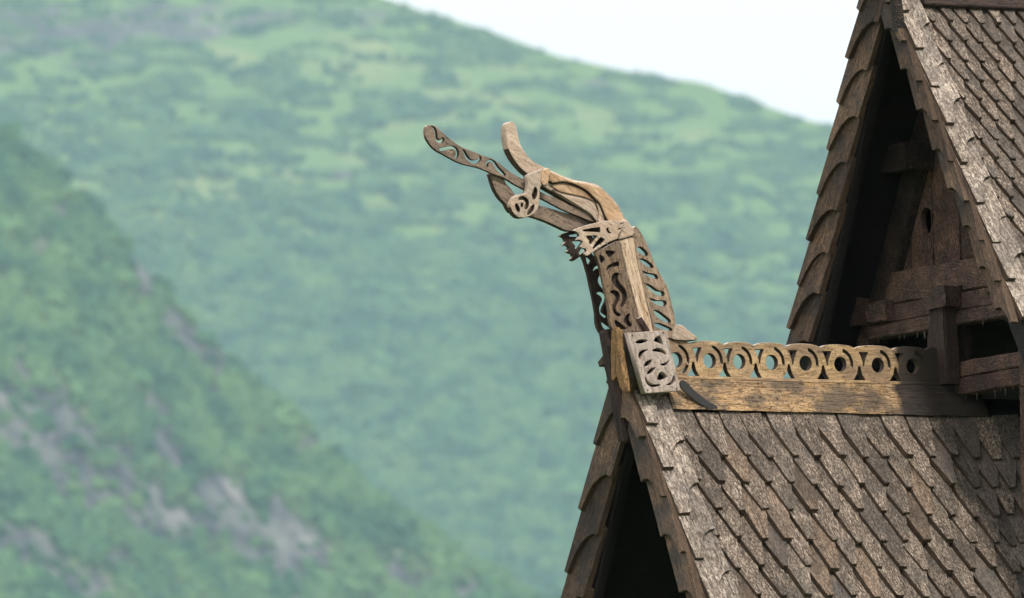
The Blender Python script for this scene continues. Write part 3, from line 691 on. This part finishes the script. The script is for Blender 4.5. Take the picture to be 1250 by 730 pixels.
def topx(L, D_, Z):
    """where a far point sits as seen from the church yard, used only to lay out which kind of ground grows where"""
    P = CAM[None, None, :]*0+L[..., None]*r_+D_[..., None]*fh if L.ndim == 2 else L[..., None]*r_+D_[..., None]*fh
    P = P+np.zeros(3); P[..., 2] = Z-CAM[2]
    w = P @ fw; return 625+(P @ rt)/w/K, 365-(P @ upv)/w/K
def blob(x, y, cx_, cy_, rx, ry, rot=0.):
    a = radians(rot); u = (x-cx_)*cos(a)+(y-cy_)*sin(a); v = -(x-cx_)*sin(a)+(y-cy_)*cos(a)
    return np.clip(1.3-np.sqrt((u/rx)**2+(v/ry)**2), 0, 1)
def rock1(L, D_, Z):
    x, y = topx(L, D_, Z); b = 0
    for args in ((175, 345, 22, 42, -25), (225, 405, 50, 22, 48), (255, 430, 30, 14, 50), (40, 500, 70, 45, 35), (110, 570, 75, 45, 40), (185, 620, 70, 32, 25), (205, 545, 18, 60, -12), (270, 620, 60, 40, 10), (340, 660, 70, 42, 20), (385, 680, 25, 20, 0), (500, 700, 45, 22, 25), (560, 720, 30, 14, 20), (60, 690, 70, 25, 30)):
        b = np.maximum(b, blob(x, y, *args))
    n = fbm(x/26, y/34, 51, 4)
    return ss(b+(n-.5)*1.5, .08, .38)
def streak1(L, D_, Z):
    x, y = topx(L, D_, Z); a = radians(52); u = x*cos(a)+y*sin(a); v = -x*sin(a)+y*cos(a)
    return ss(fbm(u/46, v/7, 5, 4)*.7+fbm(x/14, y/14, 8, 3)*.3, .38, .62)
def meadow1(L, D_, Z):
    x, y = topx(L, D_, Z); n = fbm(x/34+y/60, y/26, 77, 4); return ss(n, .42, .58)
def meadow2(L, D_, Z):
    x, y = topx(L, D_, Z); b = 0
    for cx_, cy_, rx, ry, rot, w in ((300, 215, 200, 38, -6, 1), (200, 290, 90, 34, -12, 1), (330, 290, 120, 22, -4, .9), (420, 190, 120, 16, 4, 1), (250, 250, 180, 40, 0, .7), (560, 130, 220, 40, 12, .8), (420, 70, 200, 36, 4, .8), (640, 90, 120, 16, 10, .8), (220, 110, 150, 14, -8, .8), (760, 150, 120, 20, 14, .6), (520, 260, 120, 20, 8, .6), (520, 470, 26, 8, 5, 1), (430, 500, 30, 7, 10, .9), (620, 330, 100, 14, 5, .4)):
        b = np.maximum(b, w*blob(x, y, cx_, cy_, rx, ry, rot))
    n = fbm(x/95, y/12, 61, 6)
    return ss(b+(n-.5)*1.6, .1, 1.0)
def rock2(L, D_, Z):
    x, y = topx(L, D_, Z); b = 0
    for cx_, cy_, rx, ry, rot, w in ((120, 30, 220, 45, -4, 1), (330, 25, 140, 24, 0, .7), (120, 78, 120, 8, -4, 1), (130, 240, 40, 6, -28, 1), (410, 212, 60, 12, 5, .8), (400, 255, 80, 10, 4, .6), (480, 15, 60, 14, 8, .8), (720, 100, 60, 7, 12, .6), (820, 240, 40, 12, 30, .5)):
        b = np.maximum(b, w*blob(x, y, cx_, cy_, rx, ry, rot))
    n = fbm(x/32, y/9, 71, 5)
    return ss(b+(n-.5)*2.0, .5, .95)
def hill_mat(name):
    g = G(name); ge = g.n('NewGeometry'); co = g.mp(ge.outputs['Position'], (.001, .001, .001))
    am = g.n('Attribute', attribute_name='meadow'); ar = g.n('Attribute', attribute_name='rock')
    n1 = g.noise(co, 45, 6, .65); n2 = g.noise(co, 14, 4, .6)
    c = g.mix(g.rg(n1, .35, .65), (.09, .18, .065), (.16, .25, .08))
    md = g.mix(g.rg(n2, .4, .62), (.12, .215, .08), (.22, .265, .115)); c = g.mix(am.outputs['Fac'], c, md)
    n3 = g.noise(g.mp(ge.outputs['Position'], (.022, .022, .008)), 2.2, 6, .7, .5)
    rk = g.mix(g.n('Attribute', attribute_name='streak').outputs['Fac'], (.028, .033, .042), (.14, .145, .14)); rk = g.mix(g.rg(n3, .56, .68, 0, .8), rk, (.36, .33, .32)); c = g.mix(ar.outputs['Fac'], c, rk)
    g.l(c, g.b.inputs['Base Color']); g.l(g.bump(g.ma('ADD', n3, n1), 6.), g.b.inputs['Normal']); g.b.inputs['Roughness'].default_value = 1
    g.b.inputs['Specular IOR Level'].default_value = 0
    return g.m
HM = hill_mat('hillside')
mt2 = sheet('mountain', height2, -1800, 1800, 8300, 13200, 9, 14, HM, {'meadow': meadow2, 'rock': rock2, 'streak': lambda L, D_, Z: fbm(L/40, D_/60, 4, 4)})
mt1 = sheet('near_mountain', height1, -1550, 930, 5900, 8000, 4.5, 5, HM, {'meadow': meadow1, 'rock': rock1, 'streak': streak1})
gm = G('valley_grass'); ge = gm.n('NewGeometry'); n1 = gm.noise(gm.mp(ge.outputs['Position'], (.01, .01, .01)), 3, 8, .7)
gm.l(gm.mix(gm.rg(n1, .3, .7), (.035, .07, .025), (.11, .15, .05)), gm.b.inputs['Base Color'])
me = bpy.data.meshes.new('ground'); R_ = 16000; cxy = CAM+fh*5000
me.from_pydata([(cxy[0]-R_, cxy[1]-R_, GZ), (cxy[0]+R_, cxy[1]-R_, GZ), (cxy[0]+R_, cxy[1]+R_, GZ), (cxy[0]-R_, cxy[1]+R_, GZ)], [], [(0, 1, 2, 3)]); me.update()
me.materials.append(gm.m); o = bpy.data.objects.new('ground', me); COL.objects.link(o); o['kind'] = 'structure'

# ------------------------------------------------------------------ woods on the slopes (uncountable: points grown into crowns)
def crown_mat():
    g = G('crown_foliage'); oi = g.n('ObjectInfo'); ge = g.n('NewGeometry')
    n = g.noise(g.mp(ge.outputs['Position'], (.001,)*3), 24, 5, .65); n2 = g.noise(ge.outputs['Position'], .9, 2)
    c = g.mix(g.rg(oi.outputs['Random'], 0, 1), (.028, .088, .055), (.085, .195, .085)); c = g.mix(g.rg(n, .46, .6, 0, .75), c, (.15, .25, .095)); c = g.mix(g.rg(n, .46, .36, 0, .7), c, (.018, .065, .046))
    c = g.mix(g.rg(n2, .4, .65, 0, .5), c, (.03, .055, .025))
    g.l(c, g.b.inputs['Base Color']); g.b.inputs['Roughness'].default_value = 1; g.b.inputs['Specular IOR Level'].default_value = 0
    return g.m
CM = crown_mat()
def forest(name, label, hf, n, l0, l1, d0, d1, size, meadowf, rockf, bare, seed, dens):
    rs = np.random.default_rng(seed); L = rs.uniform(l0, l1, n); D_ = rs.uniform(d0, d1, n); Z = hf(L, D_)
    x, y = topx(L, D_, Z)
    keep = (x > -250) & (x < 1300) & (y > -60) & (y < 800)
    clump = fbm(x/(38 if seed == 1 else 22), y/(8 if seed == 1 else 24), 91+seed, 5)
    pr = dens(x, y, clump)*(1-meadowf(L, D_, Z)*bare)*(1-rockf(L, D_, Z)*(.84 if seed == 1 else .95))
    keep &= rs.random(n) < pr
    L, D_, Z = L[keep], D_[keep], Z[keep]; sz = size*np.exp(rs.normal(0, .32, len(L)))*(.45+.55*ss(y[keep]-.42*(x[keep]-480)*(x[keep] > 480), 0, 260) if seed == 1 else 1)
    P = CAM[None, :]*np.array([1, 1, 0])+L[:, None]*r_+D_[:, None]*fh; P[:, 2] = Z+sz*.35
    me = bpy.data.meshes.new(name); me.vertices.add(len(P)); me.vertices.foreach_set('co', P.reshape(-1).astype(np.float32))
    at = me.attributes.new('crown_size', 'FLOAT', 'POINT'); at.data.foreach_set('value', sz.astype(np.float32)); me.update()
    o = bpy.data.objects.new(name, me); COL.objects.link(o); o['kind'] = 'stuff'; o['label'] = label; o['category'] = 'forest'
    ng = bpy.data.node_groups.new(name+'_growth', 'GeometryNodeTree')
    ng.interface.new_socket('Geometry', in_out='INPUT', socket_type='NodeSocketGeometry'); ng.interface.new_socket('Geometry', in_out='OUTPUT', socket_type='NodeSocketGeometry')
    N = ng.nodes.new; Lk = ng.links.new
    gi = N('NodeGroupInput'); go = N('NodeGroupOutput'); ico = N('GeometryNodeMeshIcoSphere'); ico.inputs['Radius'].default_value = .5; ico.inputs['Subdivisions'].default_value = 3
    sp_ = N('GeometryNodeSetPosition'); nz = N('ShaderNodeTexNoise'); nz.inputs['Scale'].default_value = 3.4; nz.inputs['Detail'].default_value = 2
    sub = N('ShaderNodeVectorMath'); sub.operation = 'SUBTRACT'; sub.inputs[1].default_value = (.5, .5, .5); scl = N('ShaderNodeVectorMath'); scl.operation = 'SCALE'; scl.inputs['Scale'].default_value = .85
    Lk(nz.outputs['Color'], sub.inputs[0]); Lk(sub.outputs[0], scl.inputs[0]); Lk(scl.outputs[0], sp_.inputs['Offset'])
    sm = N('GeometryNodeSetMaterial'); sm.inputs['Material'].default_value = CM
    iop = N('GeometryNodeInstanceOnPoints'); rv = N('FunctionNodeRandomValue'); rv.data_type = 'FLOAT_VECTOR'; rv.inputs[1].default_value = (.5, .5, 6.28); rv.inputs[0].default_value = (-.5, -.5, 0)
    na = N('GeometryNodeInputNamedAttribute'); na.data_type = 'FLOAT'; na.inputs['Name'].default_value = 'crown_size'
    cv = N('ShaderNodeCombineXYZ'); m1 = N('ShaderNodeMath'); m1.operation = 'MULTIPLY'; m1.inputs[1].default_value = 1.25
    Lk(na.outputs[0], cv.inputs[0]); Lk(na.outputs[0], cv.inputs[1]); Lk(na.outputs[0], m1.inputs[0]); Lk(m1.outputs[0], cv.inputs[2])
    Lk(ico.outputs['Mesh'], sp_.inputs['Geometry']); Lk(sp_.outputs[0], sm.inputs[0]); Lk(gi.outputs[0], iop.inputs['Points']); Lk(sm.outputs[0], iop.inputs['Instance'])
    Lk(rv.outputs[0], iop.inputs['Rotation']); Lk(cv.outputs[0], iop.inputs['Scale']); Lk(iop.outputs[0], go.inputs[0])
    md = o.modifiers.new('growth', 'NODES'); md.node_group = ng
    print(name, len(P)); return o
forest('birch_wood', 'dense green woods and bushes covering the far hazy mountainside', height2, 680000, -620, 640, 9200, 11990, 7., meadow2, rock2, .85, 1,
       lambda x, y, c: np.clip(ss(y-.22*(x-450)*(x > 450), 180, 470)*.55+ss(c, .47, .58)*.9-.15, 0, 1))
forest('hillside_wood', 'brighter green woods growing between the cliffs of the nearer slope', height1, 260000, -570, 340, 6280, 7160, 5.2, meadow1, rock1, .5, 2,
       lambda x, y, c: np.clip(.55+ss(c, .4, .6)*.6, 0, 1))

# ------------------------------------------------------------------ valley haze
hz = G('valley_haze'); hz.t.nodes.remove(hz.b); pv = hz.n('VolumePrincipled'); hz.l(pv.outputs[0], hz.out.inputs['Volume'])
pv.inputs['Color'].default_value = (.54, .82, .98, 1); pv.inputs['Density'].default_value = 4.25e-5; pv.inputs['Anisotropy'].default_value = .1
me = bpy.data.meshes.new('haze'); bm = bmesh.new(); bmesh.ops.create_cube(bm, size=1)
ZTOP = 2600.
for v in bm.verts: v.co = Vector((cxy[0]+v.co.x*2*(R_+300), cxy[1]+v.co.y*2*(R_+300), GZ-1 if v.co.z < 0 else ZTOP))
bm.to_mesh(me); bm.free(); me.materials.append(hz.m); o = bpy.data.objects.new('haze', me); COL.objects.link(o); o['kind'] = 'stuff'
print('top of terrain', max(v.co.z for v in mt2.data.vertices), max(v.co.z for v in mt1.data.vertices))
